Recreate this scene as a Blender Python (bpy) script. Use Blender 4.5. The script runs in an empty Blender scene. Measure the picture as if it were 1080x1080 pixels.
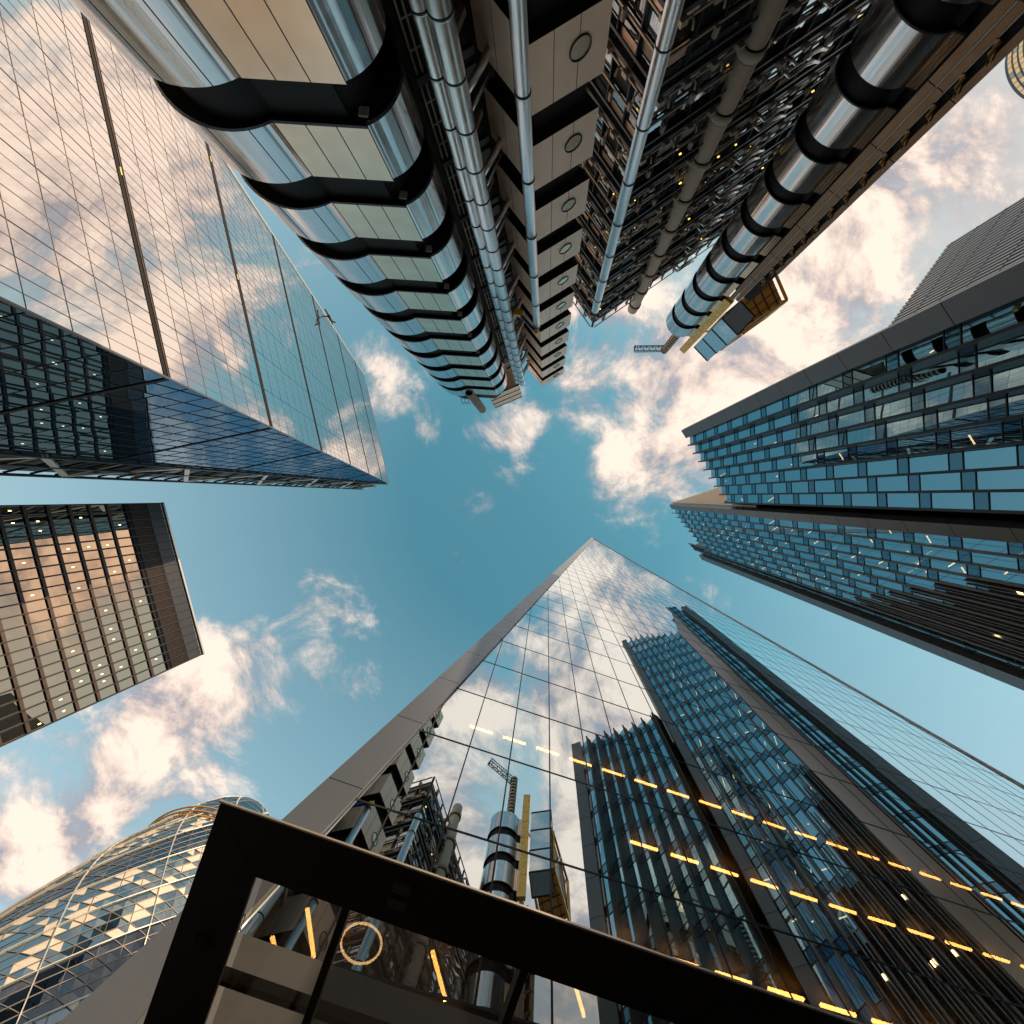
import bpy, math, random
from mathutils import Vector, Matrix
random.seed(7)
C = bpy.context.scene
COL = C.collection
EYE = 1.6          # camera height above the pavement; H below is height above the camera
F = 480.0; ZU, ZV = 577.0, 524.0

def W(u, v, H):    # a point of the sky plan at height H above the camera
    return Vector(((u-ZU)/F*H, (v-ZV)/F*H, H))
def V3(x, y, z=0): return Vector((x, y, z))

# ------------------------------------------------------------------ materials
def new_mat(name):
    m = bpy.data.materials.new(name); m.use_nodes = True
    nt = m.node_tree; nt.nodes.clear()
    out = nt.nodes.new('ShaderNodeOutputMaterial')
    return m, nt, out
def N(nt, t, **kw):
    n = nt.nodes.new(t)
    for k, v in kw.items():
        if k in n.inputs: n.inputs[k].default_value = v
        else: setattr(n, k, v)
    return n
def L(nt, a, b): nt.links.new(a, b)

def coords(nt, scale=(1,1,1)):
    tc = N(nt, 'ShaderNodeTexCoord'); mp = N(nt, 'ShaderNodeMapping')
    mp.inputs['Scale'].default_value = scale
    L(nt, tc.outputs['Object'], mp.inputs['Vector']); return mp.outputs['Vector']

def principled(name, col, rough=.5, metal=0., var=.12, nscale=2.0, bump=0., bscale=(1,1,1), spec=.5, rvar=0.):
    m, nt, out = new_mat(name)
    p = N(nt, 'ShaderNodeBsdfPrincipled'); p.inputs['Roughness'].default_value = rough
    p.inputs['Metallic'].default_value = metal; p.inputs['Specular IOR Level'].default_value = spec
    v = coords(nt)
    no = N(nt, 'ShaderNodeTexNoise'); no.inputs['Scale'].default_value = nscale; no.inputs['Detail'].default_value = 6
    L(nt, v, no.inputs['Vector'])
    mx = N(nt, 'ShaderNodeMix', data_type='RGBA')
    mx.inputs[6].default_value = (*[c*(1-var) for c in col], 1); mx.inputs[7].default_value = (*[min(1,c*(1+var)) for c in col], 1)
    L(nt, no.outputs['Fac'], mx.inputs[0]); L(nt, mx.outputs[2], p.inputs['Base Color'])
    if rvar:
        mr = N(nt, 'ShaderNodeMapRange'); mr.inputs[3].default_value = max(.02, rough-rvar); mr.inputs[4].default_value = rough+rvar
        mr.inputs[1].default_value = .35; mr.inputs[2].default_value = .65
        L(nt, no.outputs['Fac'], mr.inputs[0]); L(nt, mr.outputs[0], p.inputs['Roughness'])
    if bump:
        b = N(nt, 'ShaderNodeBump'); b.inputs['Strength'].default_value = 1; b.inputs['Distance'].default_value = bump
        n2 = N(nt, 'ShaderNodeTexNoise'); n2.inputs['Scale'].default_value = 1; n2.inputs['Detail'].default_value = 3
        L(nt, coords(nt, bscale), n2.inputs['Vector']); L(nt, n2.outputs['Fac'], b.inputs['Height']); L(nt, b.outputs[0], p.inputs['Normal'])
    L(nt, p.outputs[0], out.inputs[0]); return m

def glass(name, f0, refl, trans=None, body=(.01,.015,.02), rough=.0, wob=.0, wscale=.35):
    """coated glazing: mirror coat over clear glass (trans) or over an opaque dark body"""
    m, nt, out = new_mat(name)
    g = N(nt, 'ShaderNodeBsdfGlossy'); g.inputs['Color'].default_value = (*refl, 1); g.inputs['Roughness'].default_value = rough
    if trans:
        b = N(nt, 'ShaderNodeBsdfTransparent'); b.inputs['Color'].default_value = (*trans, 1)
    else:
        b = N(nt, 'ShaderNodeBsdfDiffuse'); b.inputs['Color'].default_value = (*body, 1)
    lw = N(nt, 'ShaderNodeLayerWeight'); lw.inputs['Blend'].default_value = .3
    mr = N(nt, 'ShaderNodeMapRange'); mr.inputs[3].default_value = f0; mr.inputs[4].default_value = 1.0
    L(nt, lw.outputs['Facing'], mr.inputs[0])
    pw = N(nt, 'ShaderNodeMath', operation='POWER'); pw.inputs[1].default_value = 1.0
    L(nt, mr.outputs[0], pw.inputs[0])
    mx = N(nt, 'ShaderNodeMixShader'); L(nt, pw.outputs[0], mx.inputs[0]); L(nt, b.outputs[0], mx.inputs[1]); L(nt, g.outputs[0], mx.inputs[2])
    if wob:
        bp = N(nt, 'ShaderNodeBump'); bp.inputs['Distance'].default_value = wob
        n2 = N(nt, 'ShaderNodeTexNoise'); n2.inputs['Scale'].default_value = wscale; n2.inputs['Detail'].default_value = 1
        L(nt, coords(nt), n2.inputs['Vector']); L(nt, n2.outputs['Fac'], bp.inputs['Height']); L(nt, bp.outputs[0], g.inputs['Normal'])
    L(nt, mx.outputs[0], out.inputs[0]); return m

def emit(name, col, s):
    m, nt, out = new_mat(name); e = N(nt, 'ShaderNodeEmission'); e.inputs[0].default_value = (*col, 1); e.inputs[1].default_value = s
    L(nt, e.outputs[0], out.inputs[0]); return m

M = {}
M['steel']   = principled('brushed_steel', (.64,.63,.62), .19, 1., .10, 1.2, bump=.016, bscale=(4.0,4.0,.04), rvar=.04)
M['flat']    = principled('satin_steel_panel', (.95,.62,.43), .22, .92, .22, .8, bump=.003, bscale=(1.5,1.5,.15))  # golden base colour stands in for warm cloud reflections on the steel
M['pod']     = principled('aluminium_cladding', (.92,.63,.48), .40, .30, .10, 1.5, bump=.004, bscale=(1,1,1))  # warm light on the pods is put into the base colour
M['pipe']    = principled('pipe_steel', (.76,.76,.77), .34, 1., .12, 3., rvar=.06)
M['black']   = principled('black_soffit', (.010,.009,.009), .6, 0, .3, 3., spec=.2)
M['seam']    = principled('seam', (.03,.028,.026), .5, .3)
M['conc']    = principled('warm_concrete', (.36,.29,.24), .8, 0, .2, 4., bump=.01, bscale=(6,6,6))
M['brown']   = principled('bronze_metal', (.21,.115,.062), .36, .8, .25, 1.4, rvar=.1)
M['gold']    = principled('golden_panel', (.95,.45,.10), .30, .6, .15, 1.5, rvar=.1)
M['nub']     = principled('cast_bracket', (.42,.34,.28), .5, .5, .2, 5.)
M['frame']   = principled('dark_mullion', (.018,.020,.023), .45, .3, .2, 2.)
M['darkpan'] = principled('dark_panel', (.04,.043,.05), .4, .3, .25, 1.1)
M['grey']    = principled('grey_metal_panel', (.12,.122,.13), .42, .45, .10, .8, bump=.002, bscale=(.5,.5,.5))
M['silver']  = principled('silver_metal_panel', (.27,.29,.33), .40, .85, .08, .6, bump=.002, bscale=(.5,.5,.5))
M['canopy']  = principled('canopy_black_metal', (.013,.010,.009), .5, .0, .35, 1.5, spec=.25)
M['edge']    = principled('bright_trim', (.75,.68,.62), .3, .7, .05)
M['fascia']  = principled('fascia_panel', (.15,.155,.16), .45, .3, .15, .7)
M['rib']     = principled('cream_rib', (.58,.50,.42), .5, .35, .12, 1.)
M['floor']   = principled('office_ceiling', (.10,.085,.07), .8, 0, .2, 2.)
M['inside']  = principled('office_core', (.05,.045,.045), .8, 0, .5, .6)
M['slabband']= principled('dark_bronze_band', (.07,.045,.035), .45, .4, .25, 1.)
M['white']   = principled('white_steel', (.74,.68,.60), .45, .4, .1, 2.)
M['cream']   = principled('cream_blind', (.72,.64,.53), .45, .0, .15, 1.)
M['blue']    = principled('blue_paint', (.02,.05,.30), .4)
M['yellow']  = principled('yellow_paint', (.85,.50,.03), .4)
M['lamp']    = emit('strip_lamp', (1., .46, .10), 18.)
M['lampw']   = emit('white_lamp', (1., .62, .26), 7.)
M['soff']    = principled('glow_tinted_soffit', (.85,.38,.07), .45, .2, .3, 1.2)  # orange glow under the roof module, put into the colour
M['lampy']   = emit('yellow_lamp', (1., .62, .12), 1.8)
M['lampr']   = emit('lit_office', (1., .72, .38), .55)
M['finm']    = principled('brown_fin', (.13,.10,.085), .4, .5)
M['edge2']   = principled('silver_rib', (.42,.41,.40), .4, .5, .1)
M['thin']    = principled('thin_joint', (.22,.19,.17), .5, .2)
M['gmain']   = glass('mirror_glazing', .72, (.84,.95,1.), trans=(.55,.53,.50), wob=.0012, wscale=.25)
M['gwil']    = glass('blue_glazing', .42, (.46,.76,.86), trans=(.24,.28,.32), wob=.002, wscale=.5)
M['gspan']   = glass('spandrel_glass', .18, (.30,.55,.66), body=(.012,.025,.04))
M['glead']   = glass('pale_mirror_glass', .80, (.92,.88,.85), body=(.10,.09,.08), wob=.002, wscale=.2)
M['gleade']  = glass('darkened_mirror_glass', .14, (.26,.42,.58), body=(.01,.02,.03), wob=.004, wscale=.2)  # darker glass for the end wall, its dark reflections put into the tint
M['gsth']    = glass('cloud_tinted_glass', .50, (1.,.76,.55), body=(.02,.018,.016), wob=.003, wscale=.3)  # warm cloud reflections put into the glass tint
M['gllo']    = glass('smoked_glass', .25, (.7,.75,.8), body=(.02,.02,.022), wob=.003, wscale=1.)
M['gpale']   = glass('pale_roof_glass', .5, (.85,.92,.95), body=(.2,.24,.28))
M['ggherk']  = glass('clear_blue_glass', .28, (.55,.72,.80), body=(.015,.025,.035))
M['ggherkd'] = glass('dark_spiral_glass', .08, (.45,.55,.65), body=(.004,.006,.010))
M['gcan']    = glass('canopy_glass', .12, (.8,.8,.8), trans=(.75,.74,.72))
M['asphalt'] = principled('asphalt', (.05,.05,.052), .85, 0, .25, 6., bump=.01, bscale=(20,20,20))
M['paving']  = principled('stone_paving', (.11,.10,.09), .7, 0, .2, 2.)
M['kerb']    = principled('granite_kerb', (.30,.29,.28), .7, 0, .2, 8.)
M['paint']   = principled('road_paint', (.75,.60,.08), .6, 0, .1, 8.)

# ------------------------------------------------------------------ mesh builder
class MB:
    def __init__(s): s.v = []; s.f = []; s.mi = []; s.sm = []; s.mats = []
    def mat(s, m):
        if m not in s.mats: s.mats.append(m)
        return s.mats.index(m)
    def face(s, pts, m, smooth=False):
        i = len(s.v); s.v += [Vector(p) for p in pts]; s.f.append(tuple(range(i, i+len(pts)))); s.mi.append(s.mat(m)); s.sm.append(smooth)
    def prism(s, poly, z0, z1, m, mbot=None, mtop=None, smooth=False, caps=True):
        n = len(poly); mb = mbot or m; mt = mtop or m
        i = len(s.v); s.v += [Vector((p[0],p[1],z0)) for p in poly] + [Vector((p[0],p[1],z1)) for p in poly]
        for k in range(n):
            j = (k+1) % n
            s.f.append((i+k, i+j, i+n+j, i+n+k)); s.mi.append(s.mat(m)); s.sm.append(smooth)
        if caps:
            s.face([(p[0],p[1],z0) for p in reversed(poly)], mb); s.face([(p[0],p[1],z1) for p in poly], mt)
    def box(s, c, ax, ay, az, m):      # centre and three half-extent vectors
        c, ax, ay, az = map(Vector, (c, ax, ay, az))
        i = len(s.v)
        for a in (-1,1):
            for b in (-1,1):
                for d in (-1,1): s.v.append(c+ax*a+ay*b+az*d)
        for q in ((0,1,3,2),(4,6,7,5),(0,4,5,1),(2,3,7,6),(0,2,6,4),(1,5,7,3)):
            s.f.append(tuple(i+k for k in q)); s.mi.append(s.mat(m)); s.sm.append(False)
    def beam(s, a, b, w, h, m, up=(0,0,1)):
        a, b = Vector(a), Vector(b); d = b-a; l = d.length
        if l < 1e-6: return
        d /= l; up = Vector(up)
        if abs(d.dot(up)) > .98: up = Vector((1,0,0)) if abs(d.x) < .9 else Vector((0,1,0))
        x = d.cross(up).normalized(); y = x.cross(d).normalized()
        s.box((a+b)/2, d*l/2, x*w/2, y*h/2, m)
    def tube(s, pts, r, m, n=12, cap=True):
        pts = [Vector(p) for p in pts]; rings = []
        for k, p in enumerate(pts):
            d = (pts[min(k+1,len(pts)-1)] - pts[max(k-1,0)]).normalized()
            up = Vector((0,0,1)) if abs(d.z) < .9 else Vector((1,0,0))
            x = d.cross(up).normalized(); y = d.cross(x)
            rr = r[k] if isinstance(r, (list,tuple)) else r
            i = len(s.v)
            for q in range(n):
                t = 2*math.pi*q/n; s.v.append(p + x*rr*math.cos(t) + y*rr*math.sin(t))
            rings.append(i)
        for a, b in zip(rings, rings[1:]):
            for q in range(n):
                w = (q+1) % n
                s.f.append((a+q, a+w, b+w, b+q)); s.mi.append(s.mat(m)); s.sm.append(True)
        if cap:
            s.f.append(tuple(rings[0]+q for q in reversed(range(n)))); s.mi.append(s.mat(m)); s.sm.append(False)
            s.f.append(tuple(rings[-1]+q for q in range(n))); s.mi.append(s.mat(m)); s.sm.append(False)
    def build(s, name, parent=None, root=None, **props):
        if not s.f: return None
        o0 = root.location.copy() if root else Vector((0,0,0))
        me = bpy.data.meshes.new(name)
        me.from_pydata([tuple(v + Vector((0,0,EYE)) - o0) for v in s.v], [], s.f)
        for m in s.mats: me.materials.append(m)
        me.polygons.foreach_set('material_index', s.mi); me.polygons.foreach_set('use_smooth', s.sm)
        me.update()
        o = bpy.data.objects.new(name, me); COL.objects.link(o)
        if parent is not None: o.parent = parent
        for k, v in props.items(): o[k] = v
        return o

def thing(name, x, y, label, cat, group=None, z=0.):
    o = bpy.data.objects.new(name, None); COL.objects.link(o); o.location = (x, y, z); o.empty_display_size = 1
    o['label'] = label; o['category'] = cat
    if group: o['group'] = group
    return o

def px_area(q):    # apparent size from the pavement
    p = [(v[0]/max(v[2], .5), v[1]/max(v[2], .5)) for v in q]
    if all(abs(a) > 1.25 or abs(b) > 1.25 for a, b in p): return 0
    return abs(sum(p[i][0]*p[(i+1) % len(p)][1] - p[(i+1) % len(p)][0]*p[i][1] for i in range(len(p))))

def panes(root, name, quads, parent=None, keep=100):
    """quads: (points, material). Largest ones each get an object, the rest one mesh"""
    quads = sorted(quads, key=lambda q: -px_area(q[0]))
    for pts, m in quads[:keep]:
        b = MB(); b.face(pts, m); b.build(name, parent or root, root)
    if quads[keep:]:
        b = MB()
        for pts, m in quads[keep:]: b.face(pts, m)
        b.build(name, parent or root, root, kind='stuff')

def clip(poly, a, b, c):      # keep a*s+b*h<=c
    out = []
    for i in range(len(poly)):
        p, q = poly[i], poly[(i+1) % len(poly)]
        fp, fq = a*p[0]+b*p[1]-c, a*q[0]+b*q[1]-c
        if fp <= 0: out.append(p)
        if fp*fq < 0:
            t = fp/(fp-fq); out.append((p[0]+(q[0]-p[0])*t, p[1]+(q[1]-p[1])*t))
    return out
def clip_lines(poly, lines):
    for l in lines:
        poly = clip(poly, *l)
        if len(poly) < 3: return None
    return poly

def tilt_quad(pts, nrm, amt):
    a, b = random.uniform(-amt, amt), random.uniform(-amt, amt)
    n = len(pts); c = sum(pts, Vector())/n
    u = (pts[1]-pts[0]).normalized(); v = u.cross(nrm).normalized()
    return [p + nrm*((p-c).dot(u)*a + (p-c).dot(v)*b) for p in pts]

# ------------------------------------------------------------------ camera, world, sun
cam = bpy.data.cameras.new('camera'); co = bpy.data.objects.new('camera', cam); COL.objects.link(co)
co.location = (0, 0, EYE); co.rotation_euler = (math.pi, 0, 0)
cam.sensor_fit = 'HORIZONTAL'; cam.sensor_width = 36; cam.lens = 16
cam.shift_x = -37/1080; cam.shift_y = -16/1080; cam.clip_end = 5000; cam.clip_start = .05
C.camera = co

SUN_AZ = Vector((.80, -.60, 0)); SUN_EL = math.radians(24)
sd = Vector((SUN_AZ.x*math.cos(SUN_EL), SUN_AZ.y*math.cos(SUN_EL), math.sin(SUN_EL)))
sl = bpy.data.lights.new('sun', 'SUN'); sl.energy = 4.0; sl.angle = math.radians(.6); sl.color = (1., .74, .48)
so = bpy.data.objects.new('sun', sl); COL.objects.link(so); so.rotation_euler = sd.to_track_quat('Z', 'Y').to_euler(); so.location = (0,0,300)

world = bpy.data.worlds.new('World'); C.world = world; world.use_nodes = True
nt = world.node_tree; nt.nodes.clear()
wo = N(nt, 'ShaderNodeOutputWorld'); bg = N(nt, 'ShaderNodeBackground'); bg.inputs[1].default_value = .10
sky = N(nt, 'ShaderNodeTexSky'); sky.sky_type = 'NISHITA'; sky.sun_disc = False
sky.sun_elevation = SUN_EL; sky.sun_rotation = math.atan2(SUN_AZ.x, SUN_AZ.y); sky.air_density = 1.0; sky.dust_density = 1.5; sky.ozone_density = 1.0
tc = N(nt, 'ShaderNodeTexCoord'); sep = N(nt, 'ShaderNodeSeparateXYZ'); L(nt, tc.outputs['Generated'], sep.inputs[0])
def mth(op, a, b=None, c=None, cl=False):
    n = N(nt, 'ShaderNodeMath', operation=op); n.use_clamp = cl
    for i, x in enumerate((a, b, c)):
        if x is None: continue
        if hasattr(x, 'is_output') or isinstance(x, bpy.types.NodeSocket): L(nt, x, n.inputs[i])
        else: n.inputs[i].default_value = x
    return n.outputs[0]
zc = mth('MAXIMUM', sep.outputs[2], .12)
pxs = mth('DIVIDE', sep.outputs[0], zc); pys = mth('DIVIDE', sep.outputs[1], zc)
cmb = N(nt, 'ShaderNodeCombineXYZ'); L(nt, pxs, cmb.inputs[0]); L(nt, pys, cmb.inputs[1])
P = cmb.outputs[0]
# cloud banks, some unseen and added for warm reflections: place (sky plan), half sizes, turn, weight
BLOBS = [
 (548,445,62,42,-25,.62),(515,530,22,18,0,.5),(540,490,30,42,0,.42),(400,385,55,48,0,.60),(455,455,38,26,-25,.40),
 (615,405,45,70,10,.70),(600,280,70,60,0,.95),(690,470,58,72,30,.95),(735,420,100,85,-30,1.05),(840,340,130,80,-35,1.08),(880,240,110,130,20,1.08),
 (1000,190,100,62,-35,.80),(1040,330,110,70,-10,1.0),(790,380,70,60,0,.9),
 (358,640,52,36,10,.52),(335,705,38,42,40,.42),(232,695,55,44,-30,.80),(165,770,120,62,-35,.95),(60,880,130,60,-25,.95),
 (180,840,90,60,-30,.72),(745,622,26,20,20,.45),(940,738,34,20,20,.42),(40,528,50,12,-5,.25),(400,605,30,30,0,.25),
 (640,240,110,130,10,.66),(700,80,200,140,0,.88),(600,-150,300,160,0,.8),(520,120,90,120,0,.45),(820,60,150,110,0,.8),
 (1250,250,160,120,0,.8),(1100,680,60,60,0,.3),(-120,760,150,150,0,.7),(340,1180,160,120,0,.8),(650,1220,160,100,0,.6),(-150,250,160,200,0,.8),
 (250,250,150,120,30,.5),(650,160,120,170,0,1.0),(300,950,130,80,0,.62),
]
acc = None
for (u, v, ru, rv, rot, wt) in BLOBS:
    mp = N(nt, 'ShaderNodeMapping'); mp.vector_type = 'TEXTURE'
    mp.inputs['Location'].default_value = ((u-ZU)/F, (v-ZV)/F, 0); mp.inputs['Rotation'].default_value = (0,0,math.radians(rot))
    mp.inputs['Scale'].default_value = (ru/F*1.35, rv/F*1.35, 1)
    L(nt, P, mp.inputs[0])
    ln = N(nt, 'ShaderNodeVectorMath', operation='DOT_PRODUCT'); L(nt, mp.outputs[0], ln.inputs[0]); L(nt, mp.outputs[0], ln.inputs[1])
    g = mth('EXPONENT', mth('MULTIPLY', ln.outputs['Value'], -1.1))
    g = mth('MULTIPLY', g, wt)
    acc = g if acc is None else mth('MAXIMUM', acc, g)
def noise(scale, det, off=(0,0,0), rough=.55, dist=.0):
    mp = N(nt, 'ShaderNodeMapping'); mp.inputs['Location'].default_value = off; L(nt, P, mp.inputs[0])
    n = N(nt, 'ShaderNodeTexNoise'); n.inputs['Scale'].default_value = scale; n.inputs['Detail'].default_value = det
    n.inputs['Roughness'].default_value = rough; n.inputs['Distortion'].default_value = dist; L(nt, mp.outputs[0], n.inputs['Vector']); return n.outputs['Fac']
n1 = noise(5.0, 12, (3.1,1.7,0), .66, .35)
dens = mth('ADD', mth('MULTIPLY', acc, 1.22), mth('MULTIPLY', mth('SUBTRACT', n1, .5), 2.5))
dens = mth('SUBTRACT', dens, .46)
mask = N(nt, 'ShaderNodeMapRange'); mask.interpolation_type = 'SMOOTHSTEP'; mask.inputs[1].default_value = -.08; mask.inputs[2].default_value = .62
L(nt, dens, mask.inputs[0])
maskf = mth('MULTIPLY', mask.outputs[0], .97)
n2 = noise(5.0, 7, (3.16,1.64,0), .6, .2)
shade = mth('ADD', mth('MULTIPLY', mth('SUBTRACT', n1, n2), 2.6), mth('MULTIPLY', dens, .60), None)
shade = mth('ADD', shade, .27, None, True)
cr = N(nt, 'ShaderNodeValToRGB'); L(nt, shade, cr.inputs[0])
cr.color_ramp.elements[0].color = (3.7,3.5,3.9,1); cr.color_ramp.elements[0].position = .15
cr.color_ramp.elements[1].color = (10.2,8.3,7.0,1); cr.color_ramp.elements[1].position = .85
e = cr.color_ramp.elements.new(.5); e.color = (7.3,5.9,5.2,1)
# clear sky: Nishita graded towards teal
sk = N(nt, 'ShaderNodeMix', data_type='RGBA', blend_type='MULTIPLY'); sk.inputs[0].default_value = 1
L(nt, sky.outputs[0], sk.inputs[6]); sk.inputs[7].default_value = (1.20,2.40,1.86,1)
# warm thin veil low towards the sun
dot = N(nt, 'ShaderNodeVectorMath', operation='DOT_PRODUCT'); L(nt, tc.outputs['Generated'], dot.inputs[0]); dot.inputs[1].default_value = sd
veil = N(nt, 'ShaderNodeMapRange'); veil.inputs[1].default_value = .70; veil.inputs[2].default_value = .96; veil.inputs[4].default_value = .9; L(nt, dot.outputs['Value'], veil.inputs[0])
sv = N(nt, 'ShaderNodeMix', data_type='RGBA'); L(nt, veil.outputs[0], sv.inputs[0]); 
rl = N(nt, 'ShaderNodeVectorMath', operation='LENGTH'); L(nt, P, rl.inputs[0])
pal = N(nt, 'ShaderNodeMapRange'); pal.inputs[1].default_value = .30; pal.inputs[2].default_value = 1.7; pal.inputs[4].default_value = .80; L(nt, rl.outputs['Value'], pal.inputs[0])
pm = N(nt, 'ShaderNodeMix', data_type='RGBA'); L(nt, pal.outputs[0], pm.inputs[0]); L(nt, sk.outputs[2], pm.inputs[6]); pm.inputs[7].default_value = (5.0,6.1,6.7,1)
L(nt, pm.outputs[2], sv.inputs[6]); sv.inputs[7].default_value = (5.2,4.6,4.8,1)
mxs = N(nt, 'ShaderNodeMix', data_type='RGBA'); L(nt, maskf, mxs.inputs[0]); L(nt, sv.outputs[2], mxs.inputs[6]); L(nt, cr.outputs[0], mxs.inputs[7])
L(nt, mxs.outputs[2], bg.inputs[0]); L(nt, bg.outputs[0], wo.inputs[0])
world.cycles.sampling_method = 'MANUAL'; world.cycles.sample_map_resolution = 512
C.view_settings.view_transform = 'Standard'; C.view_settings.look = 'None'; C.view_settings.exposure = .22; C.view_settings.gamma = 1

# ------------------------------------------------------------------ ground
def struct(name, b): return b.build(name, kind='structure')
G = -EYE
b = MB(); b.face([(-3000,-3000,G),(3000,-3000,G),(3000,3000,G),(-3000,3000,G)], M['paving']); struct('ground', b)
rt = V3(.944,.33); rn = V3(-.33,.944)
def rp(s, o, z): q = rt*s + rn*o; return Vector((q.x, q.y, z))
b = MB(); b.face([rp(-300,-5,G+.004),rp(300,-5,G+.004),rp(300,1,G+.004),rp(-300,1,G+.004)], M['asphalt']); struct('road', b)
b = MB()
for o in (-5.15, 1.0): b.box(rp(0,o+.075,G+.06), rt*300, rn*.075, V3(0,0,.06), M['kerb'])
struct('kerb', b)
b = MB()
for o in (-4.8,-4.6,.6,.8): b.face([rp(-200,o,G+.008),rp(200,o,G+.008),rp(200,o+.08,G+.008),rp(-200,o+.08,G+.008)], M['paint'])
struct('road_marking', b)

# ------------------------------------------------------------------ 1. glass wedge tower
t = V3(.944,.33).normalized(); n = V3(-.33,.944).normalized(); D0 = 8.6
def S(s, H, off=0.): q = t*s + n*(D0+off); return Vector((q.x, q.y, H))
AS, AH = 20.1, 164.5
kl, kr = .150, .154                  # edges lean in by this much per metre
def sl_(H): return AS - kl*(AH-H)
def sr_(H): return AS + kr*(AH-H)
wedge = thing('wedge_tower', *(t*20+n*20)[:2], 'tall pointed mirror glass tower with silver edge strip, reflecting its neighbours', 'skyscraper')
RS = 3.65; R0 = 11.45; TILT = .045
rowH = lambda k, s: R0 + RS*k + TILT*(s-3)*max(0, 1-k/14)
EDGE = [(-1, kl, -(AS-kl*AH)-.92), (1, kr, AS+kr*AH-.12)]  # -s+kl*H<=..., s+kr*H<=...
EDGE = [(-1., kl, -(AS - kl*AH) - .92), (1., kr, AS + kr*AH - .15)]
cells = []; fr = MB()
js = range(-8, 34)
for k in range(-1, 43):
    for j in js:
        s0 = 3.1+1.4*j; s1 = s0+1.4
        poly = [(s0+.0,rowH(k,s0)),(s1,rowH(k,s1)),(s1,rowH(k+1,s1)),(s0,rowH(k+1,s0))]
        poly = clip_lines(poly, EDGE)
        if not poly: continue
        pts = [S(a, h) for a, h in poly]
        cells.append((tilt_quad(pts, n, .0011), M['gmain']))
# rows and mullions as slim dark joints standing just proud of the glass
def seg(a, b, w, m=M['frame'], off=-.004, d=.014):
    q = clip_seg(a, b)
    if q: fr.beam(S(*q[0], off), S(*q[1], off), w, d, m, up=n)
def clip_seg(a, b):
    t0, t1 = 0., 1.
    for (A, B, Cc) in EDGE:
        fa = A*a[0]+B*a[1]-Cc; fb = A*b[0]+B*b[1]-Cc
        if fa > 0 and fb > 0: return None
        if fa > 0: t0 = max(t0, fa/(fa-fb))
        elif fb > 0: t1 = min(t1, fa/(fa-fb))
    if t1 <= t0: return None
    f = lambda x: (a[0]+(b[0]-a[0])*x, a[1]+(b[1]-a[1])*x)
    return f(t0), f(t1)
for k in range(-1, 43): seg((-9, rowH(k,-9)), (46, rowH(k,46)), .055 if k < 5 else .040)
for j in js: s0 = 3.1+1.4*j; seg((s0, rowH(-1,s0)), (s0, AH), .040)
fr.build('mullion', wedge, wedge)
panes(wedge, 'window_pane', cells)
# silver edge strips with panel joints
def strip(side):
    for k in range(-4, 43):
        h0, h1 = R0+RS*k, R0+RS*(k+1)-.03
        h0 = max(h0, G+.05)
        if h1 <= h0 or h0 > AH-3: continue
        bb = MB(); h1 = min(h1, AH-1)
        if side < 0: a = [(sl_(h0),h0),(sl_(h0)+.90,h0),(sl_(h1)+.90,h1),(sl_(h1),h1)]
        else: a = [(sr_(h0)-.14,h0),(sr_(h0),h0),(sr_(h1),h1),(sr_(h1)-.14,h1)]
        f0 = [S(s,h,-.14) for s,h in a]; f1 = [S(s,h,.10) for s,h in a]
        bb.face(f0, M['silver']); bb.face(f1[::-1], M['silver'])
        for i in range(4): bb.face([f0[i], f1[i], f1[(i+1)%4], f0[(i+1)%4]], M['silver'])
        bb.build('edge_panel', wedge, wedge)
strip(-1); strip(1)
# carcass: sides and back, floors, core
bb = MB()
def tri(off): return [S(sl_(G)+.05,G,off), S(sr_(G)-.05,G,off), S(AS,AH-1,off)]
f, bk = tri(.12), tri(30)
bb.face([f[0],bk[0],bk[2],f[2]], M['darkpan']); bb.face([f[1],f[2],bk[2],bk[1]], M['darkpan']); bb.face(bk, M['gleade'])
bb.build('side_wall', wedge, wedge)
bb = MB(); c0 = [(sl_(G)+1,G+.02),(sr_(G)-1,G+.02),(AS,AH-9)]
bb.face([S(a,h,7.0) for a,h in c0], M['inside']); bb.build('core_wall', wedge, wedge)
for k in range(0, 41):
    H = R0+RS*k; a, c = sl_(H)+.9, sr_(H)-.4
    bb = MB(); 
    x0, x1 = S(a,rowH(k,a),.15), S(c,rowH(k,c),.15); y0, y1 = S(a,rowH(k,a),6.9), S(c,rowH(k,c),6.9)
    dz = V3(0,0,.35)
    bb.face([x0-dz,x1-dz,y1-dz,y0-dz], M['floor']); bb.face([x0,y0,y1,x1], M['floor'])
    bb.face([x0-dz,x0,x1,x1-dz], M['frame'])
    for j in range(-6, 32, 3):
        s0 = 3.1+1.4*j
        if a+.5 < s0 < c-.5: bb.beam(S(s0,rowH(k,s0)-.42,.3), S(s0,rowH(k,s0)-.42,6.5), .25, .12, M['brown'])
    bb.build('floor_slab', wedge, wedge)
lit = [(2,-1.3,45,.95,.10),(1,6.2,45,.95,.10),(0,4.9,45,.95,.10)]
nl = 0
for k, a0, a1, ln, rr in lit:
    s0 = a0
    while s0 < a1 and nl < 84:
        h = rowH(k, s0) - .56; h2 = rowH(k, s0+ln)-.56
        if s0 > sl_(h)+1.2 and s0+ln < sr_(h)-.5:
            bb = MB(); bb.beam(S(s0,h,1.0), S(s0+ln,h2,1.0), .075, .05, M['lamp']); bb.build('ceiling_light', wedge, wedge); nl += 1
        s0 += 1.4
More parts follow.
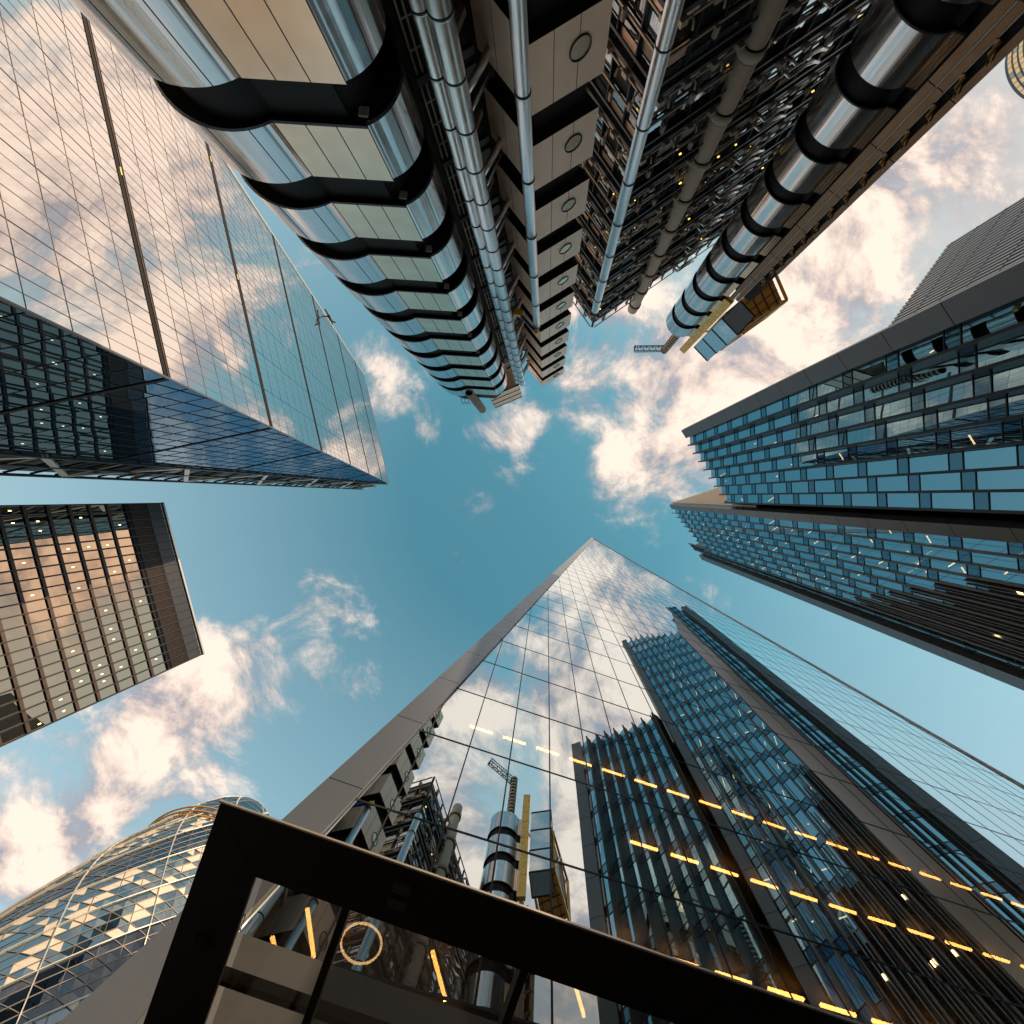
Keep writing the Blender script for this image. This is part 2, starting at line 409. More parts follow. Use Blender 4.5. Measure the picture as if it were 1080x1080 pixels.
for k, a0, cnt in ((9,3.2,4),(10,4.6,3),(11,5.2,2),(14,9.,5),(19,12.,5),(8,9.,3)):
    for q in range(cnt):
        s0 = a0+1.4*q; h = rowH(k, s0)-.56
        bb = MB(); bb.beam(S(s0,h,1.0), S(s0+1.1,h,1.0), .10, .06, M['lampw']); bb.build('ceiling_light', wedge, wedge)
# lobby lamps seen through the canopy glass
for (u0,v0,u1,v1) in ((324,958,331,1010),(456,1003,470,1055),(607,1040,616,1072),(287,988,292,1009)):
    bb = MB(); bb.beam(W(u0,v0,10.6), W(u1,v1,10.6), .075, .05, M['lamp']); bb.build('ceiling_light', wedge, wedge)
bb = MB(); c = W(381,995,10.6)
bb.tube([c+V3(math.cos(x)*.47, math.sin(x)*.47, 0) for x in [i*2*math.pi/40 for i in range(41)]], .026, M['lampw'], 8, cap=False)
bb.build('ring_lamp', wedge, wedge)
# lobby front: fascia bands and lobby glass
for (h0,h1,o,mm) in ((7.05,7.55,-.10,'fascia'),(6.75,7.05,.15,'black'),(5.45,6.75,-.16,'fascia')):
    bb = MB(); a, c = sl_(h0)+.9, sr_(h0)-.2
    bb.box((S(a,h0,o)+S(c,h1,o))/2+n*.1, t*(c-a)/2, n*.1, V3(0,0,(h1-h0)/2-.003), M[mm]); bb.build('fascia_panel', wedge, wedge)
for j in range(-5, 30, 2):
    s0 = 3.1+1.4*j
    bb = MB(); bb.face([S(s0+.04,G+.1,.05),S(s0+2.76,G+.1,.05),S(s0+2.76,5.4,.05),S(s0+.04,5.4,.05)], M['gcan']); bb.build('lobby_window', wedge, wedge)

# canopy: frame, mullions, panes, fittings
CH = 5.2
def K(a, o, h=CH): q = t*a + n*o; return Vector((q.x, q.y, h))
can = thing('entrance_canopy', *K(4,6.5)[:2], 'black framed glass entrance canopy seen from below, in front of the pointed glass tower', 'canopy')
ca0, ca1 = -2.37, 12.0; co0, co1 = 4.545, 8.44; fw = .655
def slab(pts, h0, h1, name, m, par, rt_):
    bb = MB(); bb.prism([(p.x,p.y) for p in pts], h0, h1, M[m]); return bb.build(name, par, rt_)
slab([K(ca0,co0),K(ca1,co0),K(ca1,co0+fw),K(ca0+fw+.006,co0+fw)], CH, CH+.055, 'front_frame', 'canopy', can, can)
slab([K(ca0,co0+.008),K(ca0+fw,co0+fw+.006),K(ca0+fw,co1),K(ca0,co1)], CH, CH+.055, 'side_frame', 'canopy', can, can)
slab([K(ca0-.025,co0-.025),K(ca1,co0-.025),K(ca1,co0-.002),K(ca0-.025,co0-.002)], CH+.01, CH+.035, 'edge_trim', 'edge', can, can)
for a in (-.66+.04, 1.55, 3.76, 5.97, 8.18, 10.4):
    bb = MB(); bb.box((K(a,co0+fw)+K(a,co1))/2+V3(0,0,.12), t*.045, n*((co1-co0-fw)/2-.004), V3(0,0,.10), M['canopy']); bb.build('mullion', can, can)
al = [ca0+fw]+[-.62,1.55,3.76,5.97,8.18,10.4,12.0]
for a, c in zip(al, al[1:]):
    bb = MB(); bb.face([K(a+.05,co0+fw+.01,CH+.12),K(a+.05,co1,CH+.12),K(c-.05,co1,CH+.12),K(c-.05,co0+fw+.01,CH+.12)], M['gcan']); bb.build('glass_pane', can, can)
bb = MB(); c = W(422,943,CH)-V3(0,0,.02)
for q in (-.09,.09): bb.box(c+n*q, t*.11, n*.055, V3(0,0,.025), M['darkpan'])
bb.build('downlight', can, can)
bb = MB(); c = W(213,993,CH); bb.tube([c-V3(0,0,.10),c-V3(0,0,.02),c+V3(0,0,.01)], [.05,.10,.11], M['black'], 20); bb.build('dome_camera', can, can)
bb = MB()
for a in (1.55+.15, 3.9, 6.1): bb.face([K(a,co0+.01,CH-.003),K(a+.008,co0+.01,CH-.003),K(a+.008,co0+fw-.01,CH-.003),K(a,co0+fw-.01,CH-.003)], M['darkpan'])
bb.build('panel_joint', can, can)
bb = MB()
for a in (ca0+.3, 5.9, 11.6): bb.prism([(p.x,p.y) for p in (K(a-.12,co1-.45),K(a+.12,co1-.45),K(a+.12,co1-.2),K(a-.12,co1-.2))], G, CH, M['canopy'])
bb.build('column', can, can)

# ------------------------------------------------------------------ generic facade
def facade(root, A, B, H0, H1, fh, bays, saw=.35, mg='gwil', ms='gspan', mf='frame', fin=.10, span=.24, frames=None, plist=None,
           lights=None, litp=.25, top=None, tilt=.003, first=0., louvre=None, fm='frame', hbar=.07, gdir=None):
    A, B = V3(A[0],A[1]), V3(B[0],B[1]); d = B-A; Ln = d.length; d = d/Ln; out = V3(d.y,-d.x)
    if out.dot(-(A+B)/2) < 0: out = -out
    z = V3(0,0,1); w = Ln/bays; nf = int(round((H1-H0)/fh))
    for i in range(bays):
        a = A + d*(w*i); c = A + d*(w*(i+1))
        a2 = a + out*saw; c2 = c.copy()
        if gdir: a2 = a.copy(); c2 = a + gdir*((c-a).dot(gdir))
        Ht = top(i/bays) if top else H1
        lh = louvre(i) if louvre else None
        # fin / return
        if gdir:      # return of the saw tooth behind the pane's far edge, with a slim nosing
            rd = (c-c2); rl = rd.length; rd = rd/rl
            frames.box(c2+rd*rl/2 - rd*.06 + gdir*.02 + z*((H0+Ht+.5)/2), rd*(rl/2+.06), gdir*.03, z*((Ht+.5-H0)/2), M[fm])
            frames.box(c2 - rd*.08 + z*((H0+Ht+.7)/2), rd*.08, gdir*(fin/2), z*((Ht+.7-H0)/2), M[fm])
        else: frames.box((a+a2)/2 + out*.01 + z*((H0+Ht+.6)/2) + d*fin/2, d*fin/2, out*(saw/2+.03), z*((Ht+.6-H0)/2), M[fm])
        for k in range(nf):
            h0 = H0+fh*k; h1 = h0+fh
            if h0 > Ht-.5: break
            h1 = min(h1, Ht)
            dd = (c2-a2); p0 = a2 + dd*(0 if gdir else fin/w); nrm = V3(dd.y,-dd.x).normalized()
            if nrm.dot(out) < 0: nrm = -nrm
            stag = (i*.37 % 1)*fh if False else 0
            hm = h0+fh*span
            if lh and h1 < lh:
                plist.append(([p0+z*h0, c2+z*h0, c2+z*h1, p0+z*h1], M['black']))
                if random.random() < .18:
                    q = p0 + dd*random.uniform(.2,.7) + nrm*.05
                    lights.append((q+z*(h0+fh*.5), d*.05, out*.05, z*.16))
                continue
            plist.append((tilt_quad([p0+z*h0, c2+z*h0, c2+z*(hm-.03), p0+z*(hm-.03)], nrm, tilt), M[ms]))
            plist.append((tilt_quad([p0+z*(hm+.03), c2+z*(hm+.03), c2+z*(h1-.03), p0+z*(h1-.03)], nrm, tilt), M[mg]))
            if hbar:
                frames.beam(p0+z*h0+nrm*.01, c2+z*h0+nrm*.01, .06, hbar, M[mf]); frames.beam(p0+z*hm+nrm*.01, c2+z*hm+nrm*.01, .05, hbar*.8, M[mf])
            if lights is not None and random.random() < litp:
                q = p0 + dd*random.uniform(.25,.75) - nrm*random.uniform(.6,1.6)
                ll = random.choice((.12,.25,.45,.55))
                if random.random() < .3: lights.append((q+z*(h1-.5), d*ll*.7, out*.035, z*.03))
                else: lights.append((q+z*(h1-.5), out*ll, d*.035, z*.03))
    # floors and back wall
    inn = -out
    frames.box((A+B)/2+inn*3.2+z*((H0+H1)/2-.5), d*(Ln/2-.05), out*.1, z*((H1-H0)/2-.6), M['inside'])
    for k in range(1, nf+1):
        h0 = H0+fh*k
        if top and h0 > top(.9): break
        frames.box((A+B)/2+inn*2.0+z*(h0-.15), d*(Ln/2-.08), out*1.1, z*.15, M['floor'])
    return d, out

def put_lights(root, lights, name='ceiling_light', m='lampw', keep=100):
    lights.sort(key=lambda q: -px_area([q[0]-q[1]-q[2]*2, q[0]+q[1]-q[2]*2, q[0]+q[1]+q[2]*2, q[0]-q[1]+q[2]*2]))
    for q in lights[:keep]:
        bb = MB(); bb.box(*q, M[m]); bb.build(name, root, root)
    if lights[keep:]:
        bb = MB()
        for q in lights[keep:]: bb.box(*q, M[m])
        bb.build(name, root, root, kind='stuff')

# ------------------------------------------------------------------ 2. stepped glass tower (right)
will = thing('stepped_tower', 36, 6, 'blue glass tower stepping up in three blocks with saw-tooth glazing and dark fins', 'skyscraper')
A1, B1, HH1 = V3(19.64,-9.75), V3(26.4,.81), 65.
u1 = (B1-A1).normalized(); m1 = V3(-u1.y, u1.x)
frm = MB(); pl = []; lg = []
A1g = A1 + u1*1.35
facade(will, A1g, B1, G+.02, HH1, 4.0, 8, saw=.20, plist=pl, lights=lg, frames=frm, litp=.16, fin=.17, gdir=V3(.05,1).normalized())
# corner column panels
def column_panels(root, A, ang_dir, width, H1, fh, out, m='grey', z0=G+.02, joint=.05):
    k = 0; h = z0
    while h < H1-.1:
        h2 = min(h+fh, H1); bb = MB()
        q0 = A; q1 = A+ang_dir*width; o = out*.35
        bb.prism([(p.x,p.y) for p in (q0+o, q1+o, q1-o, q0-o)], h, h2-joint, M[m]); bb.build('column_panel', root, root)
        h = h2
column_panels(will, A1+u1*.0, u1, 1.33, HH1+.8, 4.0, m1)
bb = MB(); bk = V3(.86,-.51).normalized()
P1 = [A1+u1*.1-m1*.36, B1-m1*3.4, B1-m1*3.4+V3(22,0), A1+V3(20,-9.9)]
# mass behind the glazing of block one and the black recess
bb.prism([(p.x,p.y) for p in (A1-m1*3.5+u1*1.2, B1-m1*3.5, B1+V3(16,.2), A1+V3(19,-9.2))], G+.02, HH1-.6, M['darkpan'])
bb.prism([(p.x,p.y) for p in (B1-m1*.05, V3(27.6,.95), V3(33,.0), B1+V3(3,-2.4))], G+.02, HH1+3, M['black'])
bb.build('service_recess', will, will)
# block two
A2 = V3(27.1,1.62); HH2 = 100.
B2 = A2+u1*11.3
column_panels(will, A2, u1, 1.05, HH2, 4.0, m1)
def top2(x): return HH2 - 7*x
def louv(i): return 32+ (i-3)*3.2 if i >= 3 else None
facade(will, A2+u1*1.07, B2, G+.02, HH2, 4.0, 9, saw=.20, plist=pl, lights=lg, frames=frm, litp=.55, top=top2, louvre=louv, fin=.15, fm='finm', gdir=V3(.10,1).normalized())
lv = MB()
for i in range(3, 9):
    for q in (.25,.5,.75):
        s0 = 1.07+(10.23/9)*(i+q); c = A2+u1*s0+m1*.30
        hT = 32+(i-3)*3.2
        lv.box(c+V3(0,0,(G+hT)/2), u1*.035, m1*.16, V3(0,0,(hT-G)/2), M['silver'])
lv.build('louvre_fin', will, will)
sb = MB(); E2 = V3(39.6,-3.3)
d2 = (E2-A2).normalized(); o2 = V3(d2.y,-d2.x)
sb.prism([(p.x,p.y) for p in (A2+d2*.4, A2+d2*.4-u1*.02, E2, E2+u1*8, B2-m1*3.6, A2+u1*1.2-m1*3.6)], G+.02, 93, M['brown'])
sb.build('flank_wall', will, will)
rb = MB()
for i in range(26):
    p = A2+d2*(.6+i*.5); rb.box(p+o2*.15+V3(0,0,80), d2*.07, o2*.15, V3(0,0,20-i*.35), M['rib'])
for h in range(64, 100, 4): rb.box(A2+d2*6.5+o2*.05+V3(0,0,h), d2*6.2, o2*.06, V3(0,0,.12), M['rib'])
rb.build('flank_rib', will, will)
# block three
A3 = V3(39.0,12.75); B3 = A3+u1*4.5; HH3 = 125.
def top3(x): return HH3 - 3*x
facade(will, A3, A3+u1*2.2, G+.02, HH3, 4.0, 3, saw=.15, plist=pl, lights=lg, frames=frm, litp=.0, top=top3, mg='gwil', fin=.2)
column_panels(will, A3+u1*3.0, u1, 1.5, 121, 4.0, m1, m='grey')
sb = MB(); sb.prism([(p.x,p.y) for p in (A3-m1*.3, A3+u1*4.45-m1*.4, A3+u1*4.4-m1*14, A3-m1*16)], G+.02, 120, M['darkpan'])
sb.build('rear_block', will, will)
rb = MB(); d3 = (V3(51,16.9)-A3).normalized()
for i in range(22): rb.box(A3+d3*(.5+i*.55)+u1*(-.15)+V3(0,0,112-i*.3), d3*.1, u1*.15, V3(0,0,13), M['rib'])
rb.build('crown_rib', will, will)
frm.build('mullion', will, will)
panes(will, 'window_pane', pl); put_lights(will, lg)

# ribbed block behind (far right) and rounded tower (top right corner)
rbb = thing('ribbed_building', 52, -24, 'cream ribbed building with sloping roofline rising behind the stepped glass tower', 'office building')
Q0 = W(918,376,60); Q1 = W(1003,259,60); dq = (Q1-Q0).normalized(); oq = V3(-dq.y,dq.x)
if oq.dot(-Q1) < 0: oq = -oq
bb = MB(); bb.prism([(p.x,p.y) for p in (Q0, Q1, Q1-oq*18, Q0-oq*18)], G+.02, 60, M['darkpan']); bb.build('wall', rbb, rbb)
bb = MB(); Lq = (Q1-Q0).length; k = 0; x = 0.
while x < Lq: bb.box(Vector((Q0.x,Q0.y,30))+dq*x+oq*.16, dq*.14, oq*.16, V3(0,0,30.3), M['edge2']); x += .62
bb.build('rib', rbb, rbb)
bb = MB()
for h in [3.5*i for i in range(18)]: bb.box(Vector((Q0.x,Q0.y,h))+dq*Lq/2+oq*.30, dq*Lq/2, oq*.05, V3(0,0,.05), M['conc'])
bb.build('floor_band', rbb, rbb)

rnd = thing('rounded_tower', 80, -72, 'grey edged tower with curved rows of lit windows in the top right corner', 'skyscraper')
bb = MB(); cc = W(1098,72,150); R = 13.0
def arc(c, r, a0, a1, n_): return [V3(c[0]+r*math.cos(math.radians(a0+(a1-a0)*i/n_)), c[1]+r*math.sin(math.radians(a0+(a1-a0)*i/n_))) for i in range(n_+1)]
pts = arc(cc, R, 60, 250, 26)
bb.prism([(p.x,p.y) for p in pts], G+.02, 149, M['grey'], smooth=False); bb.build('wall', rnd, rnd)
wq = []
for k in range(30, 84):
    for i in range(26):
        a, c = arc(cc, R+.08, 60, 250, 26)[i], arc(cc, R+.08, 60, 250, 26)[i+1]
        h = k*1.77
        a, c = a.lerp(c,.06), a.lerp(c,.94)
        wq.append(([a+V3(0,0,h), c+V3(0,0,h), c+V3(0,0,h+1.15), a+V3(0,0,h+1.15)], M['lampr'] if random.random() < .75 else M['gsth']))
panes(rnd, 'window_pane', wq)

# ------------------------------------------------------------------ 3. steel office building (top)
llo = thing('steel_building', 5, -24, 'inside-out office building with stacked stainless steel stair towers, pods and exposed pipes', 'office building')
h_ = 4.6
def arcp(c, r, a0, a1, n_): return [(c[0]+r*math.cos(math.radians(a0+(a1-a0)*i/n_)), c[1]+r*math.sin(math.radians(a0+(a1-a0)*i/n_))) for i in range(n_+1)]
def inset(poly, k):
    cx = sum(p[0] for p in poly)/len(poly); cy = sum(p[1] for p in poly)/len(poly)
    return [(cx+(p[0]-cx)*k, cy+(p[1]-cy)*k) for p in poly]
def band(poly, flats, z0, z1, seams, parent):
    bb = MB(); nn = len(poly)
    lip = inset(poly, .985); inn = inset(poly, .97)
    i0 = len(bb.v)
    for k in range(nn):
        j = (k+1) % nn; p, q = poly[k], poly[j]
        fl = k in flats
        # shell panel, rounded lower lip
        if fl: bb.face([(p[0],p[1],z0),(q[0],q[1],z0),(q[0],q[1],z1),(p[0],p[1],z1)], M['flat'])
    # smooth shell with shared vertices for the curved part
    base = len(bb.v); bb.v += [Vector((p[0],p[1],z0)) for p in poly] + [Vector((p[0],p[1],z1)) for p in poly]
    for k in range(nn):
        if k in flats: continue
        j = (k+1) % nn
        bb.f.append((base+k,base+j,base+nn+j,base+nn+k)); bb.mi.append(bb.mat(M['steel'])); bb.sm.append(True)
    # lip ring and dark soffit, top
    for k in range(nn):
        j = (k+1) % nn
        bb.face([(lip[k][0],lip[k][1],z0-.10),(lip[j][0],lip[j][1],z0-.10),(poly[j][0],poly[j][1],z0-.0),(poly[k][0],poly[k][1],z0-.0)], M['darkpan'])
        bb.face([(inn[k][0],inn[k][1],z0-.10),(inn[j][0],inn[j][1],z0-.10),(lip[j][0],lip[j][1],z0-.10),(lip[k][0],lip[k][1],z0-.10)], M['steel'])
    bb.face([(p[0],p[1],z0-.06) for p in inn], M['black']); bb.face([(p[0],p[1],z1) for p in poly], M['black'])
    for (x, y, nx, ny) in seams:
        tx, ty = -ny, nx
        bb.box((x,y,(z0+z1)/2), V3(tx,ty)*.016, V3(nx,ny)*.012, V3(0,0,(z1-z0)/2+.03), M['seam'])
    return bb.build('steel_band', parent, llo)
def seams_on(poly, idxs, fr_=None):
    out_ = []
    for k, x in idxs:
        p, q = poly[k], poly[(k+1) % len(poly)]; dx, dy = q[0]-p[0], q[1]-p[1]; l = math.hypot(dx,dy); nx, ny = dy/l, -dx/l
        out_.append((p[0]+dx*x, p[1]+dy*x, nx, ny))
    return out_
# tower one plan (two rounded lobes and a flat front)
C1c, C2c = (-11.6,-16.75), (-7.4,-15.65)
arcL = arcp(C1c, 3.25, 205, 62, 20)     # left round the front to the kink
arcR = arcp(C2c, 2.08, 75, -35, 16)
plan1 = arcL + [(-10.1,-13.82),(-6.6,-13.60)] + arcR[1:] + [(-6.0,-20.5),(-13.5,-20.5)]
nL = len(arcL)
st1 = MB(); st1.prism(inset(plan1,.80), G+.02, 64.5, M['black'])
tower1 = st1.build('stair_tower', llo, llo, label='wide stair tower with a flat panelled front between two rounded ends')
fl1 = {nL}
sm1 = seams_on(plan1, [(nL,.0),(nL,.33),(nL,.66),(nL,1.),(nL-4,.5),(nL-8,.5),(nL-13,.5),(nL+6,.5),(nL+11,.5)])
sm1 = [(x,y,-nx,-ny) for x,y,nx,ny in sm1]
for k in range(-1, 13):
    band(plan1, fl1, max(G+.15,(k+.66)*h_), (k+1.264)*h_, sm1, tower1)
    zz = (k+.66)*h_-.17
    if zz > 1:
        for (x, y) in ((-10.12,-14.35),(-6.72,-14.10)):
            q = MB(); q.box((x,y,zz), V3(.17,.02), V3(-.02,.17), V3(0,0,.05), M['white']); q.build('bracket', tower1, llo)
# tower two
arc2 = arcp((20.1,-26.2), 2.3, 215, 68, 22)
plan2 = arc2 + [(21.62,-23.85),(24.2,-27.6),(20.8,-30.2)]
n2_ = len(arc2)
st2 = MB(); st2.prism(inset(plan2,.82), G+.02, 66, M['black']); tower2 = st2.build('stair_tower', llo, llo, label='slim cylindrical stair tower of polished steel drums beside the brown risers')
sm2 = [(x,y,-nx,-ny) for x,y,nx,ny in seams_on(plan2, [(5,.5),(10,.5),(15,.5),(19,.5),(n2_-1,.05),(n2_-1,.35),(n2_-1,.7)])]
for k in range(0, 15):
    band(plan2, {n2_-1}, (k+.12)*h_, (k+.80)*h_, sm2, tower2)
    zz = (k+.12)*h_-.19
    if zz > 1:
        for (x, y) in ((18.45,-25.6),(21.2,-24.5)):
            q = MB(); q.box((x,y,zz), V3(.16,.05), V3(-.05,.16), V3(0,0,.06), M['white']); q.build('bracket', tower2, llo)
# washroom pods
P0 = V3(-.64,-15.7); ea = V3(.855,-.52).normalized(); eb = V3(-.62,-.785).normalized()
pod_core = MB(); pod_core.prism([(p.x,p.y) for p in (P0+(ea+eb)*.5, P0+ea*3.1+eb*.5, P0+ea*3.1+eb*3.4, P0+ea*.5+eb*3.4)], G+.02, 64, M['black']); pc = pod_core.build('pod_shaft', llo, llo)
for k in range(-1, 14):
    z0, z1 = max(G+.2,(k+.44)*h_), (k+1.08)*h_
    bb = MB(); q = [P0, P0+ea*3.47, P0+ea*3.47+eb*3.6, P0+eb*3.6]
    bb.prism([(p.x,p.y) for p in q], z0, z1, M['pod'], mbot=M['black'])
    for x in (.30,.62): 
        bb.box(P0+ea*3.47*x+V3(ea.y,-ea.x)*(-.004)+V3(0,0,(z0+z1)/2), ea*.012, V3(-ea.y,ea.x)*.006, V3(0,0,(z1-z0)/2), M['seam'])
        bb.box(P0+eb*3.6*x+V3(0,0,(z0+z1)/2), eb*.012, V3(eb.y,-eb.x)*.008, V3(0,0,(z1-z0)/2), M['seam'])
    pod = bb.build('washroom_pod', llo, llo)
    oa = V3(-ea.y,ea.x);  oa = oa if oa.dot(-P0) > 0 else -oa
    bb = MB(); c = P0+ea*2.2+V3(0,0,z0+(z1-z0)*.42)
    ring = [c+oa*.03+ea*math.cos(x)*.46+V3(0,0,math.sin(x)*.46) for x in [i*2*math.pi/28 for i in range(29)]]
    bb.tube(ring, .035, M['seam'], 6, cap=False)
    bb.face([c+oa*.02+ea*math.cos(x)*.45+V3(0,0,math.sin(x)*.45) for x in [i*2*math.pi/28 for i in range(28)]], M['flat'])
    bb.build('porthole', pod, llo)
# pipes
def pipe(x, y, r, z0, z1, step, m='pipe', name='pipe', fl=.03, label=None):
    bb = MB(); bb.tube([(x,y,z0),(x,y,z1)], r, M[m], 20)
    z = z0+step
    while z < z1: bb.tube([(x,y,z-.035),(x,y,z+.035)], r+fl, M['seam'], 20); bb.tube([(x,y,z+.036),(x,y,z+.09)], r+fl, M[m], 20); z += step
    o = bb.build(name, llo, llo)
    if label: o['label'] = label
pipe(-4.08,-15.7,.30,G+.02,62,2.3); pipe(-3.42,-15.62,.42,G+.02,62.5,2.3)
pipe(-.90,-15.0,.29,G+.02,40,4.6, label='slim pale steel pipe standing in front of the pods')
pipe(5.5,-21.3,.40,G+.02,52,4.6,label='steel pipe on the outer corner of the glazed block')
# brackets and short ducts between twin pipes and pods
for k in range(0, 13):
    bb = MB(); z = (k+.9)*h_
    bb.tube([(-3.3,-15.8,z),(-2.6,-17.2,z+.2),(-2.0,-18.6,z+.2)], .16, M['pipe'], 10)
    bb.tube([(-3.3,-15.8,z+1.0),(-2.4,-17.6,z+1.0)], .09, M['pipe'], 8)
    bb.beam((-4.2,-16.0,z-.6),(-3.2,-18.6,z-.6), .22,.3, M['nub'])
    bb.build('duct_branch', llo, llo)
# dark service shaft with cage
bb = MB(); bb.prism([(-7.0,-17.2),(-5.5,-17.6),(-3.0,-19.3),(-1.9,-21.5),(-6.6,-22.5)], G+.02, 60, M['black'])
for k in range(0, 54):
    z = k*1.15; bb.beam((-5.2,-16.9,z),(-4.3,-17.4,z), .06,.05, M['nub'])
    if k % 4 == 0: bb.beam((-5.3,-16.8,z),(-3.0,-18.2,z), .25,.35, M['darkpan']); bb.beam((-4.3,-17.4,z+1.),(-3.0,-18.2,z+1.), .15,.8, M['darkpan'])
for q in range(5): bb.tube([(-5.2+.22*q,-16.9-.12*q,G+.02),(-5.2+.22*q,-16.9-.12*q,61)], .045, M['nub'], 6)
bb.build('service_shaft', llo, llo)
# plant room above
def plant(name, pts, h0, h1, rows, m, par=llo, rt_=llo, mb='gpale'):
    bb = MB(); bb.prism([(p[0],p[1]) for p in pts], h0, h1, M[m]); 
    nn = len(pts)
    for r in range(rows+1):
        z = h0+(h1-h0)*r/rows
        for k in range(nn): 
            p, q = V3(*pts[k][:2]), V3(*pts[(k+1)%nn][:2]); bb.beam(p+V3(0,0,z), q+V3(0,0,z), .14,.16, M['seam'])
    return bb.build(name, par, rt_)
plant('plant_room', [(-8.4,-14.5),(-4.1,-16.3),(-5.6,-20),(-9.9,-18.2)], 66.2, 74, 3, 'pod')

# glazed block
KC = W(625,342,61.7); ka = V3(.822,-.569).normalized(); kb = V3(-.569,-.822).normalized()
KC = V3(KC.x, KC.y)
blk = MB(); La, Lb = 25., 26.
blk.prism([(p.x,p.y) for p in (KC+(ka+kb)*.22, KC+ka*La+kb*.22, KC+ka*La+kb*25, KC+kb*25+ka*.22)], G+.02, 62.1, M['black'])
block = blk.build('glazed_block', llo, llo)
gp = []; gf = MB(); nb = MB(); gl = []
z = V3(0,0,1)
for (dr, Ln, oth) in ((ka, La, kb), (kb, Lb, ka)):
    out = -oth; bays = int(Ln/1.8); w = Ln/bays
    for k in range(0, 14):
        zb = k*4.55-1.2 if k else G+.05
        # deep floor edge and pipes
        gf.box(KC+dr*Ln/2+out*.05+z*(zb+.25), dr*Ln/2, out*.35, z*.14, M['darkpan'])
        gf.box(KC+dr*Ln/2+out*.22+z*(zb+.95), dr*Ln/2, out*.05, z*.06, M['nub'])
        gf.box(KC+dr*Ln/2+out*.15+z*(zb+2.7), dr*Ln/2, out*.06, z*.07, M['nub'])
        gf.box(KC+dr*Ln/2+out*.40+z*(zb+3.9), dr*Ln/2, out*.04, z*.10, M['darkpan'])
        for i in range(bays):
            a = KC+dr*(w*i+.06)-out*.10; c = a+dr*(w-.12)
            for (y0,y1) in ((.5,1.5),(1.6,2.6),(2.8,3.8),(3.9,4.5)):
                r = random.random()
                if y0 == .5 or r < .16: mm = M['pod'] if random.random() < .45 else M['nub']
                elif r < .55: mm = M['gllo']
                elif r < .80: mm = M['gpale']
                else: mm = M['black']
                hi = zb+y1-.04
                if hi > 61.7: continue
                gp.append((tilt_quad([a+z*(zb+y0), c+z*(zb+y0), c+z*hi, a+z*hi], out, .02), mm))
            # vertical lattice mullion, cast bracket and nozzle
            gf.box(KC+dr*w*i+out*.05+z*(zb+2.3), dr*.05, out*.12, z*2.25, M['frame'])
            jx = random.uniform(-.12,.12)
            nb.box(KC+dr*(w*i+.2+jx)+out*.45+z*(zb+.55), dr*.22, out*.20, z*.16, M['nub'])
            if random.random() < .8:
                q = KC+dr*(w*(i+.45))+out*.35+z*(zb+.7)
                nb.tube([q, q+out*.25+z*.15, q+out*.32+z*.5], .07, M['conc'], 6)
            if random.random() < .55: nb.box(KC+dr*(w*(i+.7))+out*.35+z*(zb+random.uniform(1.4,3.6)), dr*.10, out*.12, z*.30, M['conc'])
            if random.random() < .5:
                q = KC+dr*(w*(i+random.uniform(.2,.8)))+out*.10+z*(zb+random.choice((1.45,2.75,3.85)))
                gl.append((q, dr*random.uniform(.06,.12), out*.05, z*.04))
gf.build('facade_frame', block, llo); nb.build('facade_bracket', block, llo)
panes(llo, 'window_pane', gp, parent=block); 
gl.sort(key=lambda q: -px_area([q[0]-q[1]-q[2]*2, q[0]+q[1]-q[2]*2, q[0]+q[1]+q[2]*2, q[0]-q[1]+q[2]*2]))
for q in gl[:100]: bb = MB(); bb.box(*q, M['lampy']); bb.build('wall_lamp', block, llo)
bb = MB()
for q in gl[100:]: bb.box(*q, M['lampy'])
bb.build('wall_lamp', block, llo, kind='stuff')
# concrete column with collars
bb = MB(); cx, cy = 12.4,-27.2
bb.tube([(cx,cy,G+.02),(cx,cy,66)], .72, M['conc'], 22)
col_ = bb.build('concrete_column', llo, llo)
for k in range(0, 14):
    z_ = (k+.45)*h_+2.0
    if z_ > 65: break
    q = MB(); q.tube([(cx,cy,z_-.05),(cx,cy,z_+.0)], .80, M['black'], 22); q.tube([(cx,cy,z_+.01),(cx,cy,z_+.75)], .84, M['conc'], 22); q.tube([(cx,cy,z_+.76),(cx,cy,z_+.86)], .78, M['black'], 22)
    q.beam((cx,cy,z_+.4),(cx+ka.x*0-ka.y*0+kb.x*1.6,cy+kb.y*1.6,z_+.4), .5,.5, M['conc']); q.build('collar', col_, llo)
# bent ducts
for k in range(0, 13):
    z_ = (k+.75)*h_
    for dd, zz in ((0,0),(.0,.9)):
        q = KC+ka*12.3-kb*1.2; q = V3(q.x, q.y, z_+zz)
        bb = MB(); bb.tube([q+kb*1.2-ka*.1+z*.1, q+ka*.1, q+ka*.35-z*.12, q+ka*1.3-z*.2, q+ka*2.2+z*.1, q+ka*2.9+z*.5], .13, M['steel'], 12); bb.build('bent_duct', llo, llo)
